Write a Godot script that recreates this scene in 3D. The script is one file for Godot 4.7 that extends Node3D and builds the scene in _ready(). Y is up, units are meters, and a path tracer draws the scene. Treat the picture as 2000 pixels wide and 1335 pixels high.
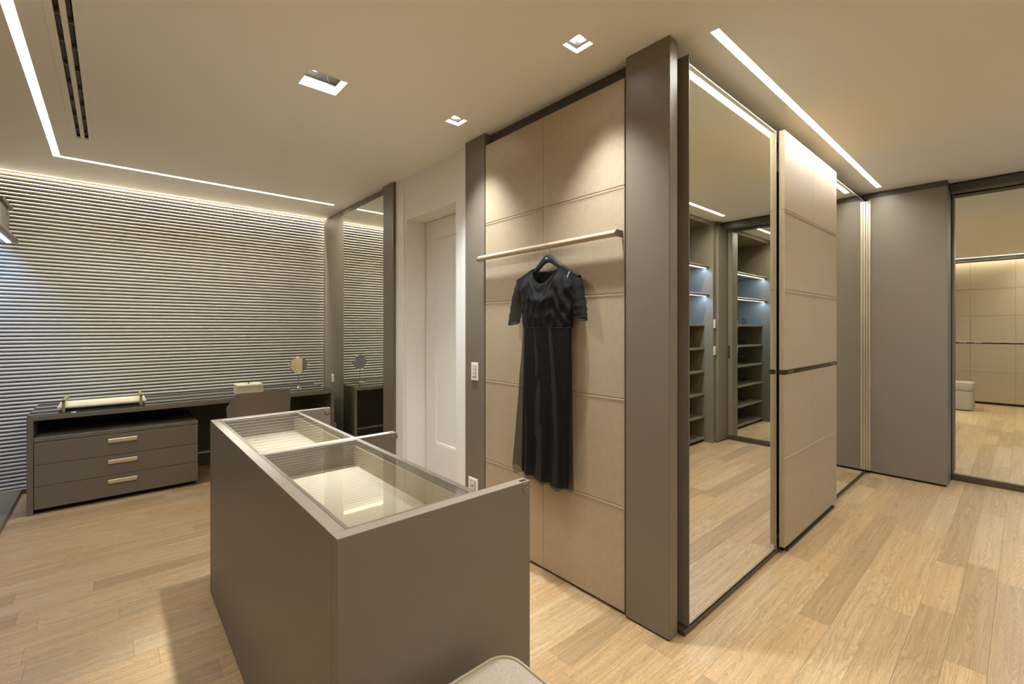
extends Node3D
# Coordinates: a runs along the sliding mirror doors (world +x), b runs along the leather wall towards the ribbed wall (world -z), y is up.
const C := 2.61          # ceiling height
const LEAF := 0.99       # plane of the sliding mirror doors (b)

var used := {}
var rng := RandomNumberGenerator.new()
var M := {}
var wood_mats: Array = []

# ------------------------------------------------------------------ mesh builder
class MB:
	var v := PackedVector3Array()
	var n := PackedVector3Array()
	var uv := PackedVector2Array()

	func tri(a: Vector3, b: Vector3, c: Vector3, na: Vector3, nb: Vector3, nc: Vector3, ua := Vector2.ZERO, ub := Vector2.ZERO, uc := Vector2.ZERO) -> void:
		if (b - a).cross(c - a).dot(na + nb + nc) > 0.0:
			v.append_array([a, c, b]); n.append_array([na, nc, nb]); uv.append_array([ua, uc, ub])
		else:
			v.append_array([a, b, c]); n.append_array([na, nb, nc]); uv.append_array([ua, ub, uc])

	func quad(a: Vector3, b: Vector3, c: Vector3, d: Vector3, out: Vector3, uvs: Array = []) -> void:
		var nn := (c - a).cross(d - b)
		if nn.length_squared() < 1e-16:
			return
		nn = nn.normalized()
		if nn.dot(out) < 0.0:
			nn = -nn
		if uvs.size() == 4:
			tri(a, b, c, nn, nn, nn, uvs[0], uvs[1], uvs[2]); tri(a, c, d, nn, nn, nn, uvs[0], uvs[2], uvs[3])
		else:
			tri(a, b, c, nn, nn, nn); tri(a, c, d, nn, nn, nn)

	# chamfered box between two world corners
	func wbox(lo: Vector3, hi: Vector3, e := 0.0) -> void:
		e = minf(e, 0.49 * minf(hi.x - lo.x, minf(hi.y - lo.y, hi.z - lo.z)))
		var c := (lo + hi) / 2.0
		var h := (hi - lo) / 2.0
		for ax in 3:
			var u := (ax + 1) % 3
			var w := (ax + 2) % 3
			for s in [-1.0, 1.0]:
				var p := []
				for k in [[-1, -1], [1, -1], [1, 1], [-1, 1]]:
					var q := c
					q[ax] += s * h[ax]; q[u] += k[0] * (h[u] - e); q[w] += k[1] * (h[w] - e)
					p.append(q)
				var o := Vector3.ZERO; o[ax] = s
				quad(p[0], p[1], p[2], p[3], o)
		if e <= 0.0:
			return
		for ax in 3:
			var u := (ax + 1) % 3
			var w := (ax + 2) % 3
			for su in [-1.0, 1.0]:
				for sw in [-1.0, 1.0]:
					var p := []
					for k in [[-1, 0], [1, 0], [1, 1], [-1, 1]]:
						var q := c
						q[ax] += k[0] * (h[ax] - e)
						q[u] += su * (h[u] - (e if k[1] == 0 else 0.0)); q[w] += sw * (h[w] - (0.0 if k[1] == 0 else e))
						p.append(q)
					var o := Vector3.ZERO; o[u] = su; o[w] = sw
					quad(p[0], p[1], p[2], p[3], o)
		for sx in [-1.0, 1.0]:
			for sy in [-1.0, 1.0]:
				for sz in [-1.0, 1.0]:
					var s := Vector3(sx, sy, sz)
					var q := c + h * s
					var nn := s.normalized()
					tri(q - Vector3(0, e * sy, e * sz), q - Vector3(e * sx, 0, e * sz), q - Vector3(e * sx, e * sy, 0), nn, nn, nn)

	# chamfered box in (a, y, b)
	func box(a0: float, a1: float, y0: float, y1: float, b0: float, b1: float, e := 0.0) -> MB:
		wbox(Vector3(minf(a0, a1), minf(y0, y1), -maxf(b0, b1)), Vector3(maxf(a0, a1), maxf(y0, y1), -minf(b0, b1)), e)
		return self

	# smooth grid of points; wrap joins the last column to the first
	func grid(rows: Array, wrap := false, out := Vector3.ZERO, uvs := Vector2.ONE) -> MB:
		var R := rows.size()
		var K: int = rows[0].size()
		var nr := []
		for i in R:
			var line := PackedVector3Array()
			for j in K:
				var l := (j - 1 + K) % K if wrap else maxi(j - 1, 0)
				var r := (j + 1) % K if wrap else mini(j + 1, K - 1)
				var du: Vector3 = rows[i][r] - rows[i][l]
				var dv: Vector3 = rows[mini(i + 1, R - 1)][j] - rows[maxi(i - 1, 0)][j]
				var nn := du.cross(dv)
				line.append(nn.normalized() if nn.length_squared() > 1e-18 else Vector3.UP)
			nr.append(line)
		if out != Vector3.ZERO and (nr[R / 2][K / 2] as Vector3).dot(out) < 0.0:
			for i in R:
				for j in K:
					nr[i][j] = -nr[i][j]
		elif wrap and out == Vector3.ZERO:
			var mid := Vector3.ZERO
			for p in rows[R / 2]: mid += p
			mid /= K
			if (nr[R / 2][0] as Vector3).dot(rows[R / 2][0] - mid) < 0.0:
				for i in R:
					for j in K:
						nr[i][j] = -nr[i][j]
		for i in R - 1:
			for j in (K if wrap else K - 1):
				var k := (j + 1) % K
				var t0 := Vector2(float(j) / K, float(i) / R) * uvs
				var t1 := Vector2(float(j + 1) / K, float(i) / R) * uvs
				var t2 := Vector2(float(j + 1) / K, float(i + 1) / R) * uvs
				var t3 := Vector2(float(j) / K, float(i + 1) / R) * uvs
				tri(rows[i][j], rows[i][k], rows[i + 1][k], nr[i][j], nr[i][k], nr[i + 1][k], t0, t1, t2)
				tri(rows[i][j], rows[i + 1][k], rows[i + 1][j], nr[i][j], nr[i + 1][k], nr[i + 1][j], t0, t2, t3)
		return self

	func fan(ring: PackedVector3Array, out: Vector3) -> void:
		var c := Vector3.ZERO
		for p in ring: c += p
		c /= ring.size()
		for j in ring.size():
			tri(c, ring[j], ring[(j + 1) % ring.size()], out, out, out)

	# tube along a path, one radius per point, capped
	func tube(path: Array, radii: Array, sides := 14, caps := true) -> MB:
		var rows := []
		var ref := Vector3.UP
		var d0: Vector3 = (path[1] - path[0]).normalized()
		if absf(d0.dot(ref)) > 0.9: ref = Vector3.RIGHT
		var side := d0.cross(ref).normalized()
		for i in path.size():
			var d: Vector3 = (path[mini(i + 1, path.size() - 1)] - path[maxi(i - 1, 0)]).normalized()
			side = (side - d * side.dot(d)).normalized()
			var up := side.cross(d)
			var ring := PackedVector3Array()
			for j in sides:
				var t := TAU * j / sides
				ring.append(path[i] + (side * cos(t) + up * sin(t)) * float(radii[mini(i, radii.size() - 1)]))
			rows.append(ring)
		grid(rows, true)
		if caps:
			fan(rows[0], -d0)
			fan(rows[-1], ((path[-1] - path[-2]) as Vector3).normalized())
		return self

	# turned profile [[radius, height], ...] about an axis through p
	func lathe(p: Vector3, axis: Vector3, prof: Array, sides := 32) -> MB:
		axis = axis.normalized()
		var s := axis.cross(Vector3.UP if absf(axis.y) < 0.9 else Vector3.RIGHT).normalized()
		var t := axis.cross(s)
		for i in prof.size() - 1:   # hard edges between the profile's segments
			var r0: float = prof[i][0]
			var r1: float = prof[i + 1][0]
			var h0: float = prof[i][1]
			var h1: float = prof[i + 1][1]
			var sl := Vector2(h1 - h0, r0 - r1).normalized()
			for j in sides:
				var d0 := s * cos(TAU * j / sides) + t * sin(TAU * j / sides)
				var d1 := s * cos(TAU * (j + 1) / sides) + t * sin(TAU * (j + 1) / sides)
				var n0 := d0 * sl.x + axis * sl.y
				var n1 := d1 * sl.x + axis * sl.y
				var q := [p + axis * h0 + d0 * r0, p + axis * h0 + d1 * r0, p + axis * h1 + d1 * r1, p + axis * h1 + d0 * r1]
				if r0 > 1e-6: tri(q[0], q[1], q[2], n0, n1, n1)
				if r1 > 1e-6: tri(q[0], q[2], q[3], n0, n1, n0)
		return self

	func mesh(at: Vector3, mat: Material) -> ArrayMesh:
		var moved := PackedVector3Array()
		moved.resize(v.size())
		for i in v.size(): moved[i] = v[i] - at
		var arr := []
		arr.resize(Mesh.ARRAY_MAX)
		arr[Mesh.ARRAY_VERTEX] = moved
		arr[Mesh.ARRAY_NORMAL] = n
		arr[Mesh.ARRAY_TEX_UV] = uv
		var m := ArrayMesh.new()
		m.add_surface_from_arrays(Mesh.PRIMITIVE_TRIANGLES, arr)
		m.surface_set_material(0, mat)
		return m

func P(a: float, y: float, b: float) -> Vector3:
	return Vector3(a, y, -b)

# ------------------------------------------------------------------ naming and grouping
func numbered(called: String) -> String:
	if not used.has(called):
		used[called] = 0
		return called
	used[called] += 1
	return "%s_%03d" % [called, used[called]]

func tag(o: Node, label: String, category: String, group := "") -> void:
	o.set_meta("label", label)
	o.set_meta("category", category)
	if group: o.set_meta("group", group)

func thing(called: String, label: String, category: String, at: Vector3, group := "") -> Node3D:
	var o := Node3D.new()
	o.name = numbered(called)
	add_child(o)
	o.position = at
	tag(o, label, category, group)
	return o

func root_of(parent: Node3D) -> Vector3:
	var at := Vector3.ZERO
	var p: Node = parent
	while p != self and p is Node3D:
		at += (p as Node3D).position
		p = p.get_parent()
	return at

func part(called: String, mb: MB, mat: Material, parent: Node3D, label := "") -> MeshInstance3D:
	var o := MeshInstance3D.new()
	o.name = called
	o.mesh = mb.mesh(root_of(parent), mat)
	parent.add_child(o, true)
	if label: o.set_meta("label", label)
	return o

func solo(called: String, mb: MB, mat: Material, at: Vector3) -> MeshInstance3D:
	var o := MeshInstance3D.new()
	o.name = numbered(called)
	o.mesh = mb.mesh(at, mat)
	add_child(o)
	o.position = at
	return o

func struct(called: String, mb: MB, mat: Material, at: Vector3, label: String, category: String) -> MeshInstance3D:
	var o := solo(called, mb, mat, at)
	tag(o, label, category)
	o.set_meta("kind", "structure")
	return o

func stuff(o: Node) -> void:
	o.set_meta("kind", "stuff")

func B() -> MB:
	return MB.new()

func bx(a0: float, a1: float, y0: float, y1: float, b0: float, b1: float, e := 0.0) -> MB:
	return MB.new().box(a0, a1, y0, y1, b0, b1, e)

# ------------------------------------------------------------------ materials
func srgb(r: float, g: float, b: float, a := 1.0) -> Color:
	return Color(r / 255.0, g / 255.0, b / 255.0, a)

func mat(c: Color, rough: float, metal := 0.0, spec := 0.5) -> StandardMaterial3D:
	var m := StandardMaterial3D.new()
	m.albedo_color = c
	m.roughness = rough
	m.metallic = metal
	m.metallic_specular = spec
	return m

func glow(c: Color, e: float) -> StandardMaterial3D:
	var m := mat(Color(0.8, 0.8, 0.8), 0.6)
	m.emission_enabled = true
	m.emission = c
	m.emission_energy_multiplier = e
	return m

func noise(seed_: int, f: float, kind := FastNoiseLite.TYPE_SIMPLEX_SMOOTH, oct := 1) -> FastNoiseLite:
	var n := FastNoiseLite.new()
	n.seed = seed_
	n.frequency = f
	n.noise_type = kind
	n.fractal_type = FastNoiseLite.FRACTAL_FBM if oct > 1 else FastNoiseLite.FRACTAL_NONE
	n.fractal_octaves = oct
	return n

func grey_image(w: int, h: int, f: Callable) -> ImageTexture:
	var d := PackedByteArray()
	d.resize(w * h)
	for j in h:
		for i in w:
			d[j * w + i] = clampi(int(255.0 * float(f.call(i, j))), 0, 255)
	var im := Image.create_from_data(w, h, false, Image.FORMAT_L8, d)
	return ImageTexture.create_from_image(im)

func wood_image(k: int) -> ImageTexture:
	# oak plank 1.3 m x 0.122 m: growth rings cut by the plank's face, pores and slow tone drift
	var W := 1040
	var H := 144
	var n1 := noise(100 + k, 1.0)
	var n2 := noise(200 + k, 1.0)
	var r := RandomNumberGenerator.new()
	r.seed = 900 + k * 7
	var flat: bool = k % 2 == 0
	var depth := r.randf_range(0.004, 0.03) if flat else r.randf_range(0.16, 0.3)
	var slope := r.randf_range(-0.03, 0.03)
	var yc := r.randf_range(-0.03, 0.03) if flat else r.randf_range(0.06, 0.12)
	var freq := r.randf_range(150.0, 230.0)
	var lo := Vector3(150, 121, 84)
	var hi := Vector3(207, 178, 135)
	var d := PackedByteArray()
	d.resize(W * H * 3)
	var at := 0
	for j in H:
		var y := (float(j) / H - 0.5) * 0.122
		for i in W:
			var x := 1.3 * i / W
			var cy := yc + 0.012 * n1.get_noise_2d(x * 0.9, 3.0)
			var cz := depth + slope * x + 0.022 * n1.get_noise_2d(x * 0.8, 11.0)
			var rr := sqrt((y - cy) * (y - cy) + cz * cz)
			var s := fposmod(rr * freq + 0.8 * n2.get_noise_2d(x * 2.0, y * 30.0) + 0.18 * n2.get_noise_2d(x * 9.0, y * 120.0), 1.0)
			var ring := s * s * (1.0 - smoothstep(0.86, 1.0, s))
			var pore := n2.get_noise_2d(x * 34.0, y * 1300.0)
			var fine := n1.get_noise_2d(x * 90.0, y * 2600.0)
			var tone := 0.72 - 0.50 * ring + 0.16 * n1.get_noise_2d(x * 1.2 + 50.0, y * 40.0) - 0.52 * maxf(0.0, pore - 0.08) + 0.22 * fine + 0.12 * n2.get_noise_2d(x * 4.0 + 9.0, y * 420.0)
			tone = clampf(tone, 0.0, 1.0)
			d[at] = int(lerpf(lo.x, hi.x, tone)); d[at + 1] = int(lerpf(lo.y, hi.y, tone)); d[at + 2] = int(lerpf(lo.z, hi.z, tone))
			at += 3
	return ImageTexture.create_from_image(Image.create_from_data(W, H, false, Image.FORMAT_RGB8, d))

func make_materials() -> void:
	M.taupe = mat(srgb(120, 109, 92), 0.42, 0.0, 0.42)             # satin lacquer of the joinery
	M.taupe_dark = mat(srgb(74, 66, 57), 0.5)
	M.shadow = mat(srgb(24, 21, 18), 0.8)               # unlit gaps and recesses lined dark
	M.wall = mat(srgb(224, 213, 194), 0.75)
	M.ceiling = mat(srgb(245, 238, 224), 0.85)
	M.door = mat(srgb(247, 243, 234), 0.34)
	M.slat = mat(srgb(226, 220, 208), 0.5)
	M.slat_gap = mat(srgb(112, 96, 72), 0.85)
	M.mirror = mat(Color(0.95, 0.955, 0.92), 0.0, 1.0)
	M.chrome = mat(Color(0.82, 0.8, 0.76), 0.08, 1.0)
	M.dark_chrome = mat(Color(0.42, 0.38, 0.33), 0.12, 1.0)
	M.steel = mat(srgb(176, 164, 146), 0.32, 0.85)
	M.bronze = mat(srgb(92, 80, 66), 0.35, 0.6)
	M.brass = mat(srgb(226, 208, 172), 0.4, 0.55)
	M.gilt = mat(srgb(186, 172, 122), 0.38, 0.45)
	M.pale_metal = mat(srgb(196, 186, 164), 0.3, 0.7)
	M.plastic = mat(srgb(236, 232, 220), 0.35)
	M.key = mat(srgb(214, 208, 194), 0.3)
	M.cream = mat(srgb(182, 170, 140), 0.7)
	M.edge = mat(srgb(152, 140, 123), 0.34)  # taupe lightened so the island's top edges carry the light in their colour
	M.ivory = mat(srgb(226, 214, 176), 0.45)
	M.frame = mat(srgb(132, 121, 106), 0.36, 0.3)
	M.glass = mat(Color(0.2, 0.22, 0.2, 0.03), 0.0, 0.0, 0.5)
	M.glass.transparency = BaseMaterial3D.TRANSPARENCY_ALPHA
	M.glass_top = mat(srgb(64, 60, 52), 0.02, 0.0, 0.7)
	M.warm = glow(Color(1.0, 0.95, 0.86), 4.0)
	M.lamp = glow(Color(0.97, 0.98, 1.0), 40.0)
	M.cool = glow(Color(0.78, 0.86, 1.0), 4.0)
	M.black = mat(srgb(30, 29, 29), 0.45)
	# leather: pebbled relief and soft tone
	var ln := noise(5, 1.0, FastNoiseLite.TYPE_CELLULAR)
	var ls := noise(6, 1.0)
	var grain := grey_image(256, 256, func(i, j): return 0.55 + 0.35 * ln.get_noise_3d(22.0 * cos(TAU * i / 256.0), 22.0 * sin(TAU * i / 256.0), j * 0.55) + 0.12 * ls.get_noise_2d(i * 0.02, j * 0.02))
	M.leather = mat(srgb(180, 160, 130), 0.5)
	M.leather.heightmap_enabled = true
	M.leather.heightmap_texture = grain
	M.leather.heightmap_scale = 0.022
	var lt := noise(8, 1.0, FastNoiseLite.TYPE_SIMPLEX_SMOOTH, 3)
	M.leather.albedo_texture = grey_image(256, 256, func(i, j): return 0.965 + 0.03 * lt.get_noise_3d(0.9 * cos(TAU * i / 256.0) + 0.5 * sin(TAU * j / 256.0), 0.9 * sin(TAU * i / 256.0) + 3.0, 0.9 * cos(TAU * j / 256.0)))
	M.leather.uv1_triplanar = true
	M.leather.uv1_scale = Vector3(6, 6, 6)
	M.leather_rod = mat(srgb(190, 168, 136), 0.42)
	M.thread = mat(srgb(168, 142, 104), 0.8)
	# upholstery cloth
	var r := RandomNumberGenerator.new()
	r.seed = 77
	var weave := grey_image(256, 256, func(i, j): return clampf(0.8 + 0.11 * r.randf_range(-1, 1) + 0.05 * (1.0 if (i / 2 + j / 2) % 2 == 0 else -1.0), 0.0, 1.0))
	M.cloth = mat(srgb(216, 201, 176), 0.95)
	M.cloth.albedo_texture = weave
	M.cloth.uv1_triplanar = true
	M.cloth.uv1_scale = Vector3(3.4, 3.4, 3.4)
	M.cloth.heightmap_enabled = true
	M.cloth.heightmap_texture = weave
	M.cloth.heightmap_scale = 0.03
	M.piping = mat(srgb(176, 158, 128), 0.8)
	M.chair = mat(srgb(124, 110, 92), 0.8)
	M.chair.rim_enabled = true
	M.chair.rim = 0.3
	# chiffon
	M.satin = mat(srgb(27, 25, 24), 0.5)
	M.chiffon = mat(srgb(22, 21, 20, 0.5), 0.85, 0.0, 0.25)
	M.chiffon.transparency = BaseMaterial3D.TRANSPARENCY_ALPHA
	M.chiffon.cull_mode = BaseMaterial3D.CULL_DISABLED
	M.bodice = mat(srgb(28, 26, 25, 0.96), 0.75, 0.0, 0.3)
	M.bodice.transparency = BaseMaterial3D.TRANSPARENCY_ALPHA
	M.bodice.cull_mode = BaseMaterial3D.CULL_DISABLED
	M.sleeve = mat(srgb(28, 26, 25, 0.72), 0.8, 0.0, 0.3)
	M.sleeve.transparency = BaseMaterial3D.TRANSPARENCY_ALPHA
	M.sleeve.cull_mode = BaseMaterial3D.CULL_DISABLED
	for k in 9:
		var tex := wood_image(k)
		for t in [Color(1, 1, 1), Color(0.955, 0.94, 0.92), Color(1.0, 0.98, 0.95), Color(0.905, 0.885, 0.855), Color(0.985, 0.955, 0.91)]:
			var m := mat(t, 0.36)
			m.albedo_texture = tex
			wood_mats.append(m)

# ------------------------------------------------------------------ lamps
func area_light(parent: Node3D, called: String, at: Vector3, size: Vector2, along: String, towards: Vector3, color: Color, energy: float) -> void:
	var l := AreaLight3D.new()
	l.name = called
	var z := -towards.normalized()
	var x := Vector3(1, 0, 0) if along == "a" else Vector3(0, 0, 1)
	var y := z.cross(x).normalized()
	l.transform = Transform3D(Basis(x, y, z), at - root_of(parent))
	l.area_size = size
	l.area_normalize_energy = true
	l.light_color = color
	l.light_energy = energy
	l.area_range = 12.0
	l.area_attenuation = 2.0
	l.shadow_enabled = true
	parent.add_child(l, true)

func spot(parent: Node3D, at: Vector3, towards: Vector3, angle: float, blend: float, color: Color, energy: float, size: float) -> void:
	var l := SpotLight3D.new()
	l.name = "beam"
	var z := -towards.normalized()
	var x := Vector3(1, 0, 0)
	var y := z.cross(x).normalized()
	l.transform = Transform3D(Basis(x, y, z), at - root_of(parent))
	l.spot_angle = angle
	l.spot_angle_attenuation = blend
	l.spot_range = 10.0
	l.spot_attenuation = 2.0
	l.light_color = color
	l.light_energy = energy
	l.light_size = size
	l.shadow_enabled = true
	parent.add_child(l, true)

const WARM := Color(0.99, 1.0, 0.99)
const WHITE := Color(0.93, 0.96, 1.0)
const COOL := Color(0.60, 0.75, 1.0)
const STRIP := 0.82      # light of a ceiling strip per metre
const LED := 0.6        # light of a shelf strip per metre
const BEAM := 2.6
const EXPOSURE := 1.45

# strips: [a0, a1, b0, b1]; the diffuser sits 20 mm up in a slot of the ceiling
const STRIPS := [[-0.325, -0.287, -0.252, 4.676], [-0.325, 1.70, 4.676, 4.712], [1.915, 5.15, 0.855, 0.891], [-0.325, 5.16, -0.288, -0.252]]

func strip_light(label: String, k: int, share: float, sides: Array) -> void:
	var h = STRIPS[k]
	var along := "a" if h[1] - h[0] > h[3] - h[2] else "b"
	var len: float = maxf(h[1] - h[0], h[3] - h[2])
	var at := P((h[0] + h[1]) / 2, C, (h[2] + h[3]) / 2)
	var o := thing("linear_ceiling_light", label, "ceiling light", at)
	part("diffuser", bx(h[0], h[1], C + 0.02, C + 0.024, h[2], h[3]), M.warm, o)
	var w := B()
	for q in sides: w.box(q[0], q[1], C + 0.0005, C + 0.024, q[2], q[3])
	part("channel", w, M.plastic, o)
	area_light(o, "strip", at + Vector3(0, 0.0185, 0), Vector2(len, 0.034), along, Vector3.DOWN, WARM, STRIP * share * len)

func strips() -> void:
	var t := 0.003
	strip_light("long warm light line in the ceiling running towards the ribbed wall beside the air slot", 0, 0.42, [[-0.325 - t, -0.325, -0.288, 4.712], [-0.287, -0.287 + t, -0.252, 4.676]])
	strip_light("thin warm light line in the ceiling running parallel to the ribbed wall", 1, 0.95, [[-0.287, 1.70, 4.676 - t, 4.676], [-0.325, 1.70, 4.712, 4.712 + t], [1.70, 1.70 + t, 4.676, 4.712]])
	strip_light("bright warm light line in the ceiling along the sliding mirror doors", 2, 0.67, [[1.915, 5.15, 0.855 - t, 0.855], [1.915, 5.15, 0.891, 0.891 + t], [1.915 - t, 1.915, 0.855, 0.891], [5.15, 5.15 + t, 0.855, 0.891]])
	strip_light("warm light line above the open shelves, seen only in the big mirror", 3, 1.35, [[-0.325, 5.16, -0.288 - t, -0.288], [-0.287, 5.16, -0.252, -0.252 + t], [5.16, 5.16 + t, -0.288, -0.252]])

# ------------------------------------------------------------------ the build
func _ready() -> void:
	rng.seed = 4242
	# camera: level lens at eye height, shifted down by 27 px of 1335
	var cam := Camera3D.new()
	cam.name = "camera"
	var near := 0.05
	cam.set_frustum(near * 1335.0 / 885.3, Vector2(0.0, -27.1 / 885.3 * near), near, 40.0)
	cam.transform = Transform3D(Basis(Vector3(0.7501, 0, 0.6613), Vector3.UP, Vector3(-0.6613, 0, 0.7501)), Vector3(0, 1.35, 0))
	add_child(cam)
	cam.current = true
	var we := WorldEnvironment.new()
	we.name = "environment"
	var e := Environment.new()
	e.background_mode = Environment.BG_COLOR
	e.background_color = Color.BLACK
	e.tonemap_mode = Environment.TONE_MAPPER_LINEAR
	e.tonemap_exposure = EXPOSURE
	e.sdfgi_enabled = true
	e.ssao_enabled = true
	e.ssil_enabled = true
	we.environment = e
	add_child(we)
	make_materials()
	# large lights: recessed strips in the ceiling
	strips()
	build_floor()
	build_ceiling()
	build_back_wall()
	build_shell()
	build_door_wall()
	build_leather_wall()
	build_sliding_doors()
	build_right_end()
	build_shelving()
	build_left_wardrobe()
	build_desk()
	build_island()
	build_pouf()
	build_chair()
	build_rod_and_dress()

# ------------------------------------------------------------------ floor
func build_floor() -> void:
	var f := struct("floor", bx(-1.25, 5.9, -0.12, -0.012, -1.2, 5.6), M.bronze, P(2.3, -0.12, 2.2), "light oak plank floor running under the whole dressing room", "floor")
	var list := []
	var pitch := 0.1225
	var k := -9
	while true:
		var b0 := 0.1 + pitch * k
		k += 1
		if b0 > 5.44: break
		var a_end := 5.72 if b0 < 1.06 else 2.1
		var a := -1.15 - rng.randf_range(0.0, 0.9)
		while a < a_end:
			var ln := rng.randf_range(0.35, 1.28) if rng.randf() > 0.12 else rng.randf_range(0.18, 0.3)
			var s0 := maxf(a, -1.15)
			var s1 := minf(a + ln, a_end)
			a += ln
			if s1 - s0 < 0.04: continue
			var ca := (s0 + s1) / 2.0
			var cb := b0 + pitch / 2.0
			var fw := ca * 0.6613 + cb * 0.7501
			var rt := ca * 0.7501 - cb * 0.6613
			var seen := fw > 0.9 and absf(rt / fw) < 1.3 and ca > -0.7
			if cb > 1.0 and ca > 1.95: seen = false
			if ca > 0.42 and ca < 0.95 and cb > 1.1 and cb < 2.7: seen = false
			var m = rng.randi() % wood_mats.size()
			var u0 := rng.randf_range(0.0, maxf(0.0, 1.29 - ln)) / 1.3
			list.append([(s1 - s0) * pitch / (fw * fw) if seen else -1.0 / (1.0 + absf(fw)), s0, s1, b0, m, u0, rng.randi() % 4])
	list.sort_custom(func(x, y): return x[0] > y[0])
	var rest := {}
	for i in list.size():
		var p = list[i]
		var mb: MB
		if i < 292:
			mb = B()
		else:
			if not rest.has(p[4] % 5): rest[p[4] % 5] = B()
			mb = rest[p[4] % 5]
		plank(mb, p[1], p[2], p[3], p[3] + pitch, p[5], p[6])
		if i < 292:
			part("plank", mb, wood_mats[p[4]], f)
	for key in rest:
		stuff(part("planks", rest[key], wood_mats[key], f))

func plank(mb: MB, a0: float, a1: float, b0: float, b1: float, u0: float, flip: int) -> void:
	var g := 0.0002
	var e := 0.0006
	a0 += g; a1 -= g; b0 += g; b1 -= g
	var top := 0.0
	var uvf := func(a: float, b: float) -> Vector2:
		var u := u0 + (a - a0) / 1.3
		var v := (b - b0) / (b1 - b0)
		if flip % 2 == 1: v = 1.0 - v
		if flip >= 2: u = 1.0 - u
		return Vector2(u, v)
	var ia0 := a0 + e
	var ia1 := a1 - e
	var ib0 := b0 + e
	var ib1 := b1 - e
	mb.quad(P(ia0, top, ib0), P(ia1, top, ib0), P(ia1, top, ib1), P(ia0, top, ib1), Vector3.UP, [uvf.call(ia0, ib0), uvf.call(ia1, ib0), uvf.call(ia1, ib1), uvf.call(ia0, ib1)])
	var o := [[a0, b0], [a1, b0], [a1, b1], [a0, b1]]
	var q := [[ia0, ib0], [ia1, ib0], [ia1, ib1], [ia0, ib1]]
	var out := [Vector3(0, 1, 1), Vector3(1, 1, 0), Vector3(0, 1, -1), Vector3(-1, 1, 0)]
	for s in 4:
		var t := (s + 1) % 4
		mb.quad(P(q[s][0], top, q[s][1]), P(q[t][0], top, q[t][1]), P(o[t][0], top - e, o[t][1]), P(o[s][0], top - e, o[s][1]), out[s], [uvf.call(q[s][0], q[s][1]), uvf.call(q[t][0], q[t][1]), uvf.call(o[t][0], o[t][1]), uvf.call(o[s][0], o[s][1])])
		mb.quad(P(o[s][0], top - e, o[s][1]), P(o[t][0], top - e, o[t][1]), P(o[t][0], -0.013, o[t][1]), P(o[s][0], -0.013, o[s][1]), out[s] * Vector3(1, 0, 1), [uvf.call(o[s][0], o[s][1]), uvf.call(o[t][0], o[t][1]), uvf.call(o[t][0], o[t][1]), uvf.call(o[s][0], o[s][1])])

# ------------------------------------------------------------------ ceiling with its openings
const SPOT_HOLES := [[1.502, 1.598, 1.268, 1.364], [1.521, 1.617, 2.245, 2.341]]
const BIG_HOLE := [0.718, 0.908, 2.305, 2.477]
const VENT := [-0.205, -0.092, 1.95, 4.165]

func build_ceiling() -> void:
	var holes := [BIG_HOLE, VENT] + SPOT_HOLES + STRIPS
	var as_ := [-1.25, 5.9]
	var bs := [-1.2, 5.36]
	for h in holes:
		as_.append_array([h[0], h[1]]); bs.append_array([h[2], h[3]])
	as_.sort(); bs.sort()
	var mb := B()
	for i in as_.size() - 1:
		for j in bs.size() - 1:
			var ca: float = (as_[i] + as_[i + 1]) / 2.0
			var cb: float = (bs[j] + bs[j + 1]) / 2.0
			var open := false
			for h in holes:
				if ca > h[0] and ca < h[1] and cb > h[2] and cb < h[3]: open = true
			if not open:
				mb.quad(P(as_[i], C, bs[j]), P(as_[i + 1], C, bs[j]), P(as_[i + 1], C, bs[j + 1]), P(as_[i], C, bs[j + 1]), Vector3.DOWN)
	# cut edges of the plasterboard
	for h in [BIG_HOLE, VENT] + SPOT_HOLES:
		mb.quad(P(h[0], C, h[2]), P(h[0], C + 0.013, h[2]), P(h[0], C + 0.013, h[3]), P(h[0], C, h[3]), Vector3.RIGHT)
		mb.quad(P(h[1], C, h[2]), P(h[1], C + 0.013, h[2]), P(h[1], C + 0.013, h[3]), P(h[1], C, h[3]), Vector3.LEFT)
		mb.quad(P(h[0], C, h[2]), P(h[0], C + 0.013, h[2]), P(h[1], C + 0.013, h[2]), P(h[1], C, h[2]), Vector3.FORWARD)
		mb.quad(P(h[0], C, h[3]), P(h[0], C + 0.013, h[3]), P(h[1], C + 0.013, h[3]), P(h[1], C, h[3]), Vector3.BACK)
	# edge towards the wall-washing slot, and the slab above
	mb.box(-1.25, 5.9, C + 0.001, C + 0.16, 5.345, 5.36)
	mb.box(-1.25, 5.9, C + 0.16, C + 0.22, -1.2, 5.6)
	struct("ceiling", mb, M.ceiling, P(2.3, C, 2.2), "smooth cream plaster ceiling over the dressing room with recessed lights", "ceiling")
	# light hidden in the slot along the ribbed wall
	var w := thing("cove_light", "warm light hidden in the slot along the top of the ribbed wall", "cove light", P(0.37, C + 0.12, 5.38))
	part("diffuser", bx(-1.1, 1.84, C + 0.125, C + 0.135, 5.366, 5.396), M.warm, w)
	part("housing", bx(-1.1, 1.84, C + 0.135, C + 0.16, 5.362, 5.40), M.wall, w)
	area_light(w, "strip", P(0.37, C + 0.122, 5.381), Vector2(2.9, 0.028), "a", Vector3.DOWN, WARM, STRIP * 2.9 * 1.6)
	# square downlights
	var names := ["small square recessed downlight above the hanging rail's near end", "small square recessed downlight nearer the white door"]
	for i in 2:
		var h = SPOT_HOLES[i]
		downlight(h, names[i], 0.045)
	square_light(BIG_HOLE)
	air_slot()

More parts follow.
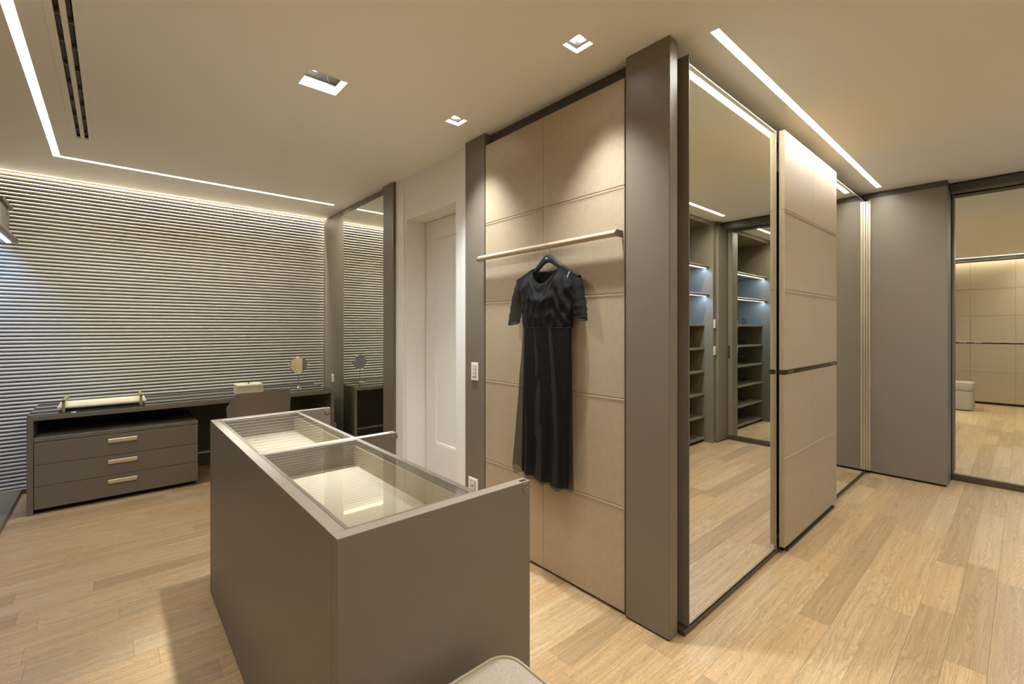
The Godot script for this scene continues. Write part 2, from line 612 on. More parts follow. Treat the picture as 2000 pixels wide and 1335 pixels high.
func ring(mb: MB, h: Array, inset0: float, inset1: float, y0: float, y1: float) -> void:
	# four walls between two rectangles (outer at y0, inner at y1)
	var o := [P(h[0] + inset0, y0, h[2] + inset0), P(h[1] - inset0, y0, h[2] + inset0), P(h[1] - inset0, y0, h[3] - inset0), P(h[0] + inset0, y0, h[3] - inset0)]
	var q := [P(h[0] + inset1, y1, h[2] + inset1), P(h[1] - inset1, y1, h[2] + inset1), P(h[1] - inset1, y1, h[3] - inset1), P(h[0] + inset1, y1, h[3] - inset1)]
	var c := P((h[0] + h[1]) / 2.0, minf(y0, y1) - 0.3, (h[2] + h[3]) / 2.0)
	for s in 4:
		var t := (s + 1) % 4
		mb.quad(o[s], o[t], q[t], q[s], c - (o[s] + o[t] + q[s] + q[t]) / 4.0)

func downlight(h: Array, label: String, deep: float) -> void:
	var ca: float = (h[0] + h[1]) / 2.0
	var cb: float = (h[2] + h[3]) / 2.0
	var o := thing("recessed_downlight", label, "downlight", P(ca, C, cb), "square downlights beside the leather wall")
	var t := B()
	ring(t, h, 0.0008, 0.0008, C - 0.001, C + 0.02)
	part("collar", t, M.plastic, o)
	var g := B()
	ring(g, h, 0.0008, 0.014, C + 0.02, C + 0.022)
	ring(g, h, 0.014, 0.02, C + 0.022, C + 0.034)
	ring(g, h, 0.02, 0.0478, C + 0.034, C + 0.034)
	part("inner_frame", g, M.taupe_dark, o)
	var at := P(ca, C + 0.034, cb)
	part("lamp", B().lathe(at, Vector3.DOWN, [[0.0, 0.0], [0.024, 0.0], [0.024, 0.004], [0.019, 0.01], [0.0, 0.012]], 24), M.lamp, o)
	spot(o, at - Vector3(0, 0.016, 0), Vector3.DOWN, 40.0, 1.0, WHITE, BEAM * 0.98, 0.035)

func square_light(h: Array) -> void:
	var o := thing("recessed_square_light", "larger square recessed light over the glass-topped island", "downlight", P((h[0] + h[1]) / 2.0, C, (h[2] + h[3]) / 2.0))
	var t := B()
	ring(t, h, 0.0008, 0.0008, C - 0.001, C + 0.05)
	part("collar", t, M.plastic, o)
	var d := B()
	ring(d, h, 0.0, 0.0, C + 0.05, C + 0.056)
	d.box(h[0] - 0.002, h[1] + 0.002, C + 0.056, C + 0.064, h[2] - 0.002, h[3] + 0.002)
	part("housing", d, M.taupe_dark, o)
	var at := P(h[0] + 0.052, C + 0.0555, h[2] + 0.05)
	part("lamp", B().lathe(at, Vector3.DOWN, [[0.0, 0.0], [0.042, 0.0], [0.042, 0.006], [0.034, 0.012], [0.0, 0.014]], 28), M.lamp, o)
	var wire := []
	for k in 13:
		var s := k / 12.0
		wire.append(P(h[0] + 0.10 + 0.05 * s, C + 0.052 - 0.006 * sin(PI * s), h[2] + 0.03 + 0.13 * s + 0.012 * sin(PI * s)))
	part("safety_wire", B().tube(wire, [0.0016], 6), M.steel, o)
	spot(o, at - Vector3(0, 0.018, 0), Vector3(-0.80, -2.63, 0.30), 24.0, 0.95, WHITE, BEAM * 3.0, 0.03)
	spot(o, at - Vector3(0, 0.018, 0), Vector3.DOWN, 72.0, 1.0, WHITE, BEAM * 0.7, 0.03)   # the lamp's wide spill

func air_slot() -> void:
	var v := VENT
	var o := thing("linear_air_diffuser", "twin slot air diffuser recessed in the ceiling beside the long light line", "air vent", P(-0.148, C, 3.05))
	var fl := B()
	fl.box(v[0], -0.1765, C - 0.002, C + 0.012, v[2], v[3], 0.001)
	fl.box(-0.1185, v[1], C - 0.002, C + 0.012, v[2], v[3], 0.001)
	fl.box(-0.1765, -0.1185, C - 0.002, C + 0.012, 4.148, v[3], 0.001)
	fl.box(-0.1765, -0.1185, C - 0.002, C + 0.012, v[2], 1.967, 0.001)
	part("flange", fl, M.ceiling, o)
	part("centre_bar", bx(-0.1575, -0.138, C - 0.001, C + 0.02, 1.967, 4.148, 0.001), M.ceiling, o)
	var duct := B()
	duct.box(v[0], v[0] + 0.006, C + 0.012, C + 0.1, v[2], v[3])
	duct.box(v[1] - 0.006, v[1], C + 0.012, C + 0.1, v[2], v[3])
	duct.box(v[0], v[1], C + 0.1, C + 0.11, v[2], v[3])
	duct.box(v[0], v[1], C + 0.012, C + 0.1, v[2], v[2] + 0.006)
	duct.box(v[0], v[1], C + 0.012, C + 0.1, v[3] - 0.006, v[3])
	part("duct", duct, M.shadow, o)
	for s in [-0.1765, -0.138]:
		part("deflector", bx(s, s + 0.014, C + 0.022, C + 0.026, 1.967, 4.148), M.taupe_dark, o)
		var b := 2.1
		while b < 4.1:
			part("bridge", bx(s, s + 0.0195, C + 0.004, C + 0.022, b + (0.05 if s > -0.15 else 0.0), b + 0.006 + (0.05 if s > -0.15 else 0.0)), M.frame, o)
			b += 0.235

# ------------------------------------------------------------------ ribbed wall
func build_back_wall() -> void:
	var w := struct("wall_back", bx(-1.25, 2.0, -0.01, C + 0.2, 5.412, 5.6), M.slat_gap, P(0.4, 0, 5.5), "wall of fine horizontal pale ribs behind the dressing desk", "wall")
	var pitch := 0.0308
	var prof := []
	for k in 9:     # rounded face of a rib: [height, stand-off]
		var t := PI * k / 8.0
		prof.append([-0.0100 * cos(t), 0.0150 * pow(sin(t), 0.75)])
	var rib: ArrayMesh
	var y := 0.066
	while y < C + 0.02:
		if rib == null:
			var mb := B()
			var rows := []
			for p in prof:
				rows.append(PackedVector3Array([P(-1.1, p[0], 5.412 - p[1]), P(1.845, p[0], 5.412 - p[1])]))
			mb.grid(rows, false, Vector3.BACK)
			var ends := PackedVector3Array()
			for p in prof: ends.append(P(1.845, p[0], 5.412 - p[1]))
			mb.fan(ends, Vector3.RIGHT)
			rib = mb.mesh(P(0.4, 0, 5.5), M.slat)
		var o := MeshInstance3D.new()
		o.name = "rib"
		o.mesh = rib
		w.add_child(o, true)
		o.position.y = y
		y += pitch
	part("bottom_rail", bx(-1.1, 1.845, 0.036, 0.05, 5.40, 5.412, 0.002), M.slat, w)

# ------------------------------------------------------------------ plain shell
func build_shell() -> void:
	struct("wall_left", bx(-1.3, -1.14, -0.01, C + 0.2, -1.2, 5.6).box(-1.2, -0.47, -0.01, C, -1.2, 2.72), M.taupe, P(-1.2, 0, 2.2), "grey lacquered wall behind the leather sliding doors on the camera side", "wall")
	struct("wall_front", bx(-1.2, 4.08, -0.01, C, -1.2, -0.47).box(-1.2, 5.9, -0.01, C + 0.2, -1.3, -1.06), M.taupe, P(2, 0, -1), "grey lacquered wall line behind the camera next to the open shelves", "wall")
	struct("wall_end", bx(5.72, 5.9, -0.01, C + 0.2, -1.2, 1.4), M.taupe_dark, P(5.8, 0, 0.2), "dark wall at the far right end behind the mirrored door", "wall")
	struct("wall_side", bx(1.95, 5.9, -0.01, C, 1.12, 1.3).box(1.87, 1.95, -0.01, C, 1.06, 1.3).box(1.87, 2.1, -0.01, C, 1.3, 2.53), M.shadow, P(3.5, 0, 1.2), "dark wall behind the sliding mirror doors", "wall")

# ------------------------------------------------------------------ white door, tall mirror and grey panels on the side wall
func build_door_wall() -> void:
	var mb := bx(1.85, 2.1, -0.01, C, 3.435, 3.606).box(1.85, 2.1, -0.01, C, 2.53, 2.695).box(1.85, 2.1, 2.255, C, 2.695, 3.435)
	mb.box(1.8725, 2.1, -0.01, C + 0.2, 3.606, 5.6)
	mb.box(2.09, 2.2, -0.01, C, 2.6, 3.5)
	struct("wall_right", mb, M.door, P(1.95, 0, 4), "white painted wall around the recessed panelled door", "wall")
	struct("trim_1", bx(1.838, 1.852, 0.0, C, 3.468, 3.606, 0.003), M.door, P(1.845, 0, 3.54), "white flat casing strip on the left of the recessed door", "door casing")
	struct("trim_2", bx(1.838, 1.852, 0.0, C, 2.546, 2.594, 0.003).box(1.842, 1.852, 0.0, C, 2.594, 2.697, 0.002), M.door, P(1.845, 0, 2.6), "white flat casing strip between the recessed door and the grey post", "door casing")
	var d := thing("door_1", "white interior door with a sunken panel set deep in its opening", "door", P(2.03, 0, 3.06))
	d.set_meta("kind", "structure")
	var leaf := B()
	leaf.box(2.03, 2.07, 0.006, 2.252, 3.276, 3.425, 0.002).box(2.03, 2.07, 0.006, 2.252, 2.70, 2.85, 0.002)
	leaf.box(2.03, 2.07, 2.10, 2.252, 2.85, 3.276, 0.002).box(2.03, 2.07, 0.006, 0.386, 2.85, 3.276, 0.002)
	part("leaf", leaf, M.door, d)
	part("panel", bx(2.043, 2.06, 0.386, 2.10, 2.85, 3.276, 0.001), M.door, d)
	var bead := B()
	for s in [[2.85, 2.862, 0.386, 2.10], [3.264, 3.276, 0.386, 2.10], [2.85, 3.276, 0.386, 0.398], [2.85, 3.276, 2.088, 2.10]]:
		bead.box(2.033, 2.05, s[2], s[3], s[0], s[1], 0.004)
	part("bead", bead, M.door, d)
	# grey joinery round the tall mirror
	var p := thing("side_post", "grey lacquered post between the tall mirror and the white door", "panel", P(1.84, 0, 3.7))
	part("face", bx(1.815, 1.872, 0.004, C - 0.001, 3.6075, 3.80, 0.002), M.taupe, p)
	var h := thing("header_strip", "dark grey header strip above the tall mirror by the desk", "trim", P(1.86, 2.54, 4.5))
	part("fascia", bx(1.842, 1.872, 2.545, C - 0.012, 3.80, 5.33, 0.001), M.taupe, h)
	part("shadow_gap", bx(1.86, 1.872, C - 0.012, C - 0.001, 3.80, 5.33), M.shadow, h)
	var g := thing("grey_wall_panel", "grey lacquered panel between the ribbed wall and the tall mirror", "panel", P(1.85, 0, 5.05))
	part("face", bx(1.828, 1.871, 0.004, 2.544, 4.758, 5.33, 0.002), M.taupe, g)
	var w := thing("wall_mirror", "tall narrow wall mirror reflecting the ribbed wall beside the desk", "mirror", P(1.84, 0, 4.28))
	part("glass", bx(1.826, 1.834, 0.03, 2.543, 3.802, 4.755), M.mirror, w)
	part("edge", bx(1.8265, 1.832, 0.03, 2.543, 4.755, 4.757).box(1.8265, 1.832, 0.03, 2.543, 3.80, 3.802), M.pale_metal, w)
	part("backing", bx(1.834, 1.872, 0.004, 2.543, 3.802, 4.755), M.taupe_dark, w)
	# plates
	plate("light_switch", "white switch plate on the grey panel beside the tall mirror", "switch", 1.828, 0.80, 5.06, 0.055, 0.085, "a", true)
	plate("power_socket", "white socket plate low on the grey panel beside the desk's end leg", "socket", 1.828, 0.275, 5.0, 0.055, 0.085, "a", false)

# a plate on a face across a ("a", faces -a) or across b ("b", faces +b)
func plate(called: String, label: String, category: String, face: float, y: float, along: float, w: float, h: float, axis: String, rocker: bool) -> void:
	var o := thing(called, label, category, P(face, y, along) if axis == "a" else P(along, y, face))
	var f := func(mb: MB, t0: float, t1: float, u0: float, u1: float, y0: float, y1: float, e: float) -> MB:
		if axis == "a": return mb.box(face - t1, face - t0, y + y0, y + y1, along + u0, along + u1, e)
		return mb.box(along + u0, along + u1, y + y0, y + y1, face + t0, face + t1, e)
	part("plate", f.call(B(), 0.0, 0.008, -w / 2, w / 2, -h / 2, h / 2, 0.002), M.plastic, o)
	part("surround", f.call(B(), 0.007, 0.009, -w * 0.28, w * 0.28, -h * 0.33, h * 0.33, 0.0), M.frame, o)
	if rocker:
		for k in 3:
			var c := (k - 1) * h * 0.2
			part("rocker", f.call(B(), 0.008, 0.0125, -w * 0.24, w * 0.24, c - h * 0.092, c + h * 0.092, 0.0015), M.key, o)
	else:
		part("rocker", f.call(B(), 0.008, 0.013, -w * 0.22, w * 0.22, -h * 0.28, h * 0.28, 0.002), M.key, o)
		part("pin_hole", f.call(B(), 0.0125, 0.0135, -w * 0.08, w * 0.08, -h * 0.05, h * 0.05, 0.0), M.shadow, o)

# ------------------------------------------------------------------ leather
# tiles of a leather wall or door; u runs along the wall, the face stands at "face" and looks towards "sign"
func leather_tiles(o: Node3D, axis: String, face: float, sign_: float, us: Array, ys: Array, thick: float, band_ys: Array) -> void:
	var put := func(mb: MB, t0: float, t1: float, u0: float, u1: float, y0: float, y1: float, e: float) -> MB:
		if axis == "a": return mb.box(face - sign_ * t0, face - sign_ * t1, y0, y1, u0, u1, e)
		return mb.box(u0, u1, y0, y1, face - sign_ * t0, face - sign_ * t1, e)
	for i in us.size() - 1:
		for j in ys.size() - 1:
			part("leather_tile", put.call(B(), 0.0, thick, us[i] + 0.0004, us[i + 1] - 0.0004, ys[j] + 0.0005, ys[j + 1] - 0.0005, 0.0022), M.leather, o)
	var st := B()
	for y in band_ys:
		for i in us.size() - 1:
			# welt standing just proud of the tiles, with a row of stitches above and below
			part("welt", put.call(B(), -0.0014, 0.004, us[i] + 0.004, us[i + 1] - 0.004, y - 0.0135, y - 0.002, 0.0012), M.leather, o)
		var u: float = us[0] + 0.012
		while u < us[-1] - 0.016:
			for yy in [y + 0.006, y - 0.0075, y - 0.021]:
				put.call(st, -0.002 if yy == y - 0.0075 else -0.0008, 0.002, u, u + 0.0065, yy - 0.0008, yy + 0.0008, 0.0003)
			u += 0.011
	stuff(part("stitching", st, M.thread, o))

func build_leather_wall() -> void:
	var o := thing("leather_wall_panel", "tan stitched leather wall panel behind the hanging black dress", "wall panel", P(1.83, 0, 1.775))
	leather_tiles(o, "a", 1.803, -1.0, [1.247, 1.783, 2.305], [0.014, 0.507, 1.017, 1.516, 2.021, 2.526], 0.03, [0.507, 1.017, 1.516, 2.021])
	part("backing", bx(1.833, 1.868, 0.01, 2.526, 1.247, 2.305), M.taupe_dark, o)
	var h := thing("header_strip", "dark grey header strip above the leather wall panel", "trim", P(1.865, 2.526, 1.77))
	part("fascia", bx(1.856, 1.8695, 2.527, C - 0.001, 1.237, 2.315), M.taupe_dark, h)
	var c := thing("corner_column", "broad grey lacquered column at the corner by the sliding mirror", "column", P(1.83, 0, 1.12))
	part("face", bx(1.795, 1.864, 0.005, C - 0.001, 1.013, 1.236, 0.004), M.taupe, c)
	part("plinth", bx(1.80, 1.86, 0.0, 0.005, 1.02, 1.236), M.shadow, c)
	var p := thing("grey_post", "narrow grey lacquered post between the leather panel and the white door", "panel", P(1.83, 0, 2.43))
	part("face", bx(1.803, 1.869, 0.005, C - 0.001, 2.314, 2.528, 0.003), M.taupe, p)
	part("plinth", bx(1.81, 1.869, 0.0, 0.005, 2.316, 2.525), M.shadow, p)
	plate("light_switch", "white three-gang switch plate on the grey post left of the dress", "switch", 1.803, 1.063, 2.412, 0.074, 0.118, "a", true)
	plate("power_socket", "white socket plate low on the grey post just above the island", "socket", 1.803, 0.305, 2.43, 0.1, 0.1, "a", false)

# ------------------------------------------------------------------ sliding doors towards the right
func build_sliding_doors() -> void:
	var m := thing("mirror_sliding_door", "tall sliding mirror door right of the grey corner column", "mirror door", P(2.45, 0, 1.02))
	part("glass", bx(1.922, 2.978, 0.034, 2.52, LEAF, LEAF + 0.006), M.mirror, m)
	part("stile", bx(1.917, 1.922, 0.0245, 2.566, LEAF - 0.002, LEAF + 0.062, 0.001), M.taupe, m)
	part("stile", bx(2.978, 2.983, 0.0245, 2.53, LEAF - 0.002, LEAF + 0.03, 0.001), M.pale_metal, m)
	part("top_edge", bx(1.922, 2.978, 2.52, 2.5245, LEAF - 0.001, LEAF + 0.03), M.pale_metal, m)
	part("bottom_seal", bx(1.922, 2.978, 0.026, 0.034, LEAF + 0.002, LEAF + 0.02), M.shadow, m)
	part("backing", bx(1.922, 2.978, 0.03, 2.52, LEAF + 0.006, LEAF + 0.03), M.taupe_dark, m)
	var n := thing("mirror_sliding_door", "far sliding mirror door between the leather door and the grey end panel", "mirror door", P(4.6, 0, 1.02))
	part("glass", bx(3.9, 5.292, 0.034, 2.52, LEAF, LEAF + 0.006), M.mirror, n)
	part("top_edge", bx(3.9, 5.292, 2.52, 2.5245, LEAF - 0.001, LEAF + 0.03), M.pale_metal, n)
	part("bottom_seal", bx(3.9, 5.292, 0.026, 0.034, LEAF + 0.002, LEAF + 0.02), M.shadow, n)
	part("backing", bx(3.9, 5.292, 0.03, 2.52, LEAF + 0.006, LEAF + 0.03), M.taupe_dark, n)
	var k := thing("door_track", "bronze floor track under the sliding mirror doors", "track", P(3.6, 0, 1.0))
	part("rail", bx(1.875, 5.29, 0.0, 0.024, LEAF - 0.003, LEAF + 0.05, 0.002), M.bronze, k)
	part("guide", bx(3.06, 4.08, 0.0, 0.012, 0.952, LEAF - 0.004, 0.001), M.bronze, k)
	leather_door("leather_sliding_door", "tan stitched leather sliding door with a chrome band in front of the mirrors", "b", 0.95, 1.0, [3.0, 3.544, 4.118])
	# the two leather doors behind the camera, seen in the mirror at the right
	leather_door("leather_sliding_door", "wide leather sliding door seen in the mirror at the far right", "a", -0.38, 1.0, [-0.41, 0.12, 0.667])
	leather_door("leather_sliding_door", "leather sliding door beside the pouf at the mirror's left edge", "a", -0.38, 1.0, [0.668, 1.2, 1.75])
	var h := thing("header_strip", "grey header strip above the leather doors in the right mirror", "trim", P(-0.42, 2.55, 0.7))
	part("fascia", bx(-0.47, -0.40, 2.552, C - 0.001, -0.46, 2.7, 0.002), M.taupe_dark, h)

func leather_door(called: String, label: String, axis: String, face: float, sign_: float, us: Array) -> void:
	var mid: float = (us[0] + us[-1]) / 2.0
	var into := -1.0 if axis == "b" else 1.0   # the door's body lies towards +b, or towards -a
	var o := thing(called, label, "sliding door", P(face, 0, mid) if axis == "a" else P(mid, 0, face))
	leather_tiles(o, axis, face, into, us, [0.04, 0.576, 1.072, 1.098, 1.58, 2.058, 2.532], 0.022, [0.576, 1.58, 2.058])
	var put := func(t0: float, t1: float, u0: float, u1: float, y0: float, y1: float, e: float) -> MB:
		if axis == "a": return bx(face - into * t0, face - into * t1, y0, y1, u0, u1, e)
		return bx(u0, u1, y0, y1, face - into * t0, face - into * t1, e)
	part("core", put.call(0.021, 0.031, us[0], us[-1], 0.04, 2.532, 0.001), M.leather, o)
	part("chrome_band", put.call(-0.003, 0.034, us[0] - (0.002 if axis == "b" else 0.0), us[-1] + (0.002 if axis == "b" else 0.0), 1.0725, 1.0985, 0.002), M.dark_chrome, o, "polished dark chrome band")
	for s in 2:
		var u: float = lerpf(us[0], us[-1], 0.04 if s == 0 else 0.86)
		part("band_notch", put.call(-0.0036, 0.0, u, u + 0.11, 1.077, 1.094, 0.0015), M.chrome, o)
	part("roller_foot", put.call(0.006, 0.026, us[0] + 0.08, us[-1] - 0.08, 0.0125, 0.04, 0.001), M.shadow, o)

# ------------------------------------------------------------------ grey end panel and the mirror at the far right
func build_right_end() -> void:
	var g := thing("end_panel", "tall grey lacquered cabinet end with a slim metal handle edge", "cabinet", P(5.43, 0, 0.71))
	part("face", bx(5.30, 5.56, 0.018, 2.556, 0.44, 0.986, 0.002), M.taupe, g)
	part("plinth", bx(5.315, 5.56, 0.0, 0.018, 0.455, 0.98), M.shadow, g)
	var hd := B()
	hd.box(5.262, 5.299, 0.03, 2.53, 0.952, 0.957, 0.001).box(5.262, 5.268, 0.03, 2.53, 0.957, 0.970, 0.001).box(5.262, 5.268, 0.03, 2.53, 0.9725, 0.9885, 0.001).box(5.268, 5.299, 0.03, 2.53, 0.981, 0.9855, 0.001)
	part("handle_edge", hd, M.pale_metal, g, "slim pale metal handle profile")
	part("fascia", bx(5.318, 5.56, 2.557, C - 0.001, 0.444, 1.02, 0.001), M.taupe_dark, g)  # darker taupe stands in for the shade on this set-back strip
	var m := thing("mirror_sliding_door", "mirrored sliding door at the far right reflecting the leather wall and pouf", "mirror door", P(5.65, 0, 0.02))
	part("glass", bx(5.63, 5.636, 0.055, 2.56, -0.37, 0.424), M.mirror, m)
	part("stile", bx(5.62, 5.66, 0.02, 2.57, 0.424, 0.438, 0.001), M.taupe, m)
	part("stile", bx(5.614, 5.66, 0.02, 2.57, -0.418, -0.37, 0.002), M.taupe, m)
	part("bottom_rail", bx(5.61, 5.66, 0.003, 0.055, -0.418, 0.438, 0.002), M.bronze, m)
	part("pull", bx(5.605, 5.616, 0.98, 1.14, -0.408, -0.398, 0.002), M.dark_chrome, m)
	part("backing", bx(5.636, 5.70, 0.02, 2.57, -0.418, 0.438), M.taupe_dark, m)
	var h := thing("header_strip", "dark grey header strip above the mirrored door at the far right", "trim", P(5.55, 2.53, 0.02))
	part("fascia", bx(5.472, 5.60, 2.535, C - 0.014, -0.418, 0.438, 0.001), M.taupe_dark, h)
	part("shadow_gap", bx(5.484, 5.60, C - 0.014, C - 0.001, -0.418, 0.438), M.shadow, h)
	struct("trim_3", bx(5.56, 5.72, 0.0, C, 0.44, 1.3), M.shadow, P(5.6, 0, 0.7), "dark carcass side behind the tall grey cabinet end", "trim")

# ------------------------------------------------------------------ open shelves opposite the mirrors
func build_shelving() -> void:
	var u := thing("shelving_unit", "open grey shelving with cool-lit upper shelves, seen in the mirror door", "shelving", P(4.73, 0, -0.75))
	part("back_panel", bx(4.17, 5.285, 0.0, 2.58, -1.055, -1.04), M.taupe, u)
	part("side_panel", bx(4.09, 4.17, 0.0, C - 0.001, -1.055, -0.45, 0.002), M.taupe, u)
	part("side_panel", bx(5.285, 5.36, 0.0, C - 0.001, -1.055, -0.45, 0.002), M.taupe, u)
	part("top_panel", bx(4.17, 5.285, 2.56, C - 0.001, -1.04, -0.47, 0.002), M.taupe, u)
	part("plinth", bx(4.17, 5.285, 0.0, 0.03, -1.04, -0.58), M.shadow, u)
	for y in [1.395, 1.117, 0.846, 0.577, 0.308, 0.056]:
		part("shelf", bx(4.171, 5.284, y - 0.024, y, -1.04, -0.55, 0.002), M.taupe, u)
	for y in [2.085, 1.755]:
		var s := bx(4.171, 5.284, y - 0.022, y, -1.04, -0.51, 0.002)
		s.tube([P(4.172, y - 0.013, -0.505), P(5.283, y - 0.013, -0.505)], [0.015], 12)
		var sh := part("shelf", s, M.taupe, u)
		part("light_strip", bx(4.18, 5.275, y - 0.028, y - 0.022, -0.545, -0.525), M.cool, sh)
		area_light(u, "strip", P(4.728, y - 0.031, -0.54), Vector2(1.08, 0.018), "a", Vector3(0, -1, 0.35), COOL, LED * 1.08)
	plate("dimmer_switch", "upper white control plate on the shelving's end pilaster, seen in mirror", "switch", -0.45, 1.40, 5.322, 0.05, 0.1, "b", false)
	plate("light_switch", "lower white rocker plate on the shelving's end pilaster, seen in mirror", "switch", -0.45, 1.085, 5.322, 0.05, 0.1, "b", true)
	var ys := [1.395, 1.117, 0.846, 0.577, 0.308, 0.056]
	var which := ["topmost", "second from the top", "third from the top", "third from the bottom", "second from the bottom", "lowest"]
	for i in 6:
		var y: float = ys[i]
		var o := thing("wire_stand", "small dark wire stand on the open shelves, %s of the six" % which[i], "stand", P(4.45, y, -0.75), "wire stands on the open shelves")
		for s in [-0.05, 0.05]:
			var loop := [P(4.41, y + 0.005, -0.75 + s), P(4.41, y + 0.088, -0.75 + s), P(4.50, y + 0.088, -0.75 + s), P(4.50, y + 0.005, -0.75 + s), P(4.41, y + 0.005, -0.75 + s)]
			for k in 4: part("wire", B().tube([loop[k], loop[k + 1]], [0.004], 8), M.dark_chrome, o)
		part("shelf_plate", bx(4.41, 4.50, y + 0.088, y + 0.093, -0.80, -0.70, 0.001), M.steel, o)
	var g := thing("end_panel", "narrow grey panel beside the shelving, reflected next to the mirrored door", "panel", P(5.5, 0, -0.7))
	part("face", bx(5.362, 5.66, 0.012, 2.56, -1.0, -0.42, 0.002), M.taupe, g)
	part("fascia", bx(5.366, 5.70, 2.562, C - 0.001, -1.0, -0.424, 0.001), M.taupe_dark, g)
	part("plinth", bx(5.37, 5.66, 0.0, 0.012, -1.0, -0.43), M.shadow, g)

# ------------------------------------------------------------------ open wardrobe at the left edge
func build_left_wardrobe() -> void:
	var u := thing("open_wardrobe", "open grey wardrobe at the left edge with a cool-lit shelf and low base", "wardrobe", P(-0.85, 0, 4.0))
	part("base", bx(-1.13, -0.55, 0.002, 0.042, 2.74, 5.388, 0.003), M.taupe, u)
	part("side_panel", bx(-1.13, -0.56, 0.042, C - 0.001, 2.725, 2.75, 0.002), M.taupe, u)
	part("back_panel", bx(-1.138, -1.12, 0.042, C - 0.001, 2.75, 5.30), M.taupe, u)
	var s := bx(-1.12, -0.565, 2.018, 2.05, 2.75, 5.255, 0.003)
	s.tube([P(-0.566, 2.034, 2.75), P(-0.566, 2.034, 5.255)], [0.0165], 12)
	var sh := part("shelf", s, M.taupe, u)
	part("light_strip", bx(-0.618, -0.592, 2.012, 2.018, 2.78, 5.235), M.cool, sh)
	area_light(u, "strip", P(-0.605, 2.009, 4.0), Vector2(2.45, 0.024), "b", Vector3(-1, -0.9, 0.15), COOL, LED * 2.45 * 1.5)
	var o := thing("storage_box", "dark lidded storage box with a metal clasp on the lit wardrobe shelf", "box", P(-0.8, 2.05, 5.0))
	part("body", bx(-1.0, -0.60, 2.051, 2.27, 4.86, 5.225, 0.004), M.taupe, o)
	part("lid", bx(-1.015, -0.582, 2.262, 2.296, 4.845, 5.24, 0.004), M.bronze, o)
	part("clasp", bx(-0.60, -0.592, 2.205, 2.27, 5.10, 5.125, 0.003).box(-0.595, -0.585, 2.2, 2.215, 5.095, 5.13, 0.003), M.chrome, o)

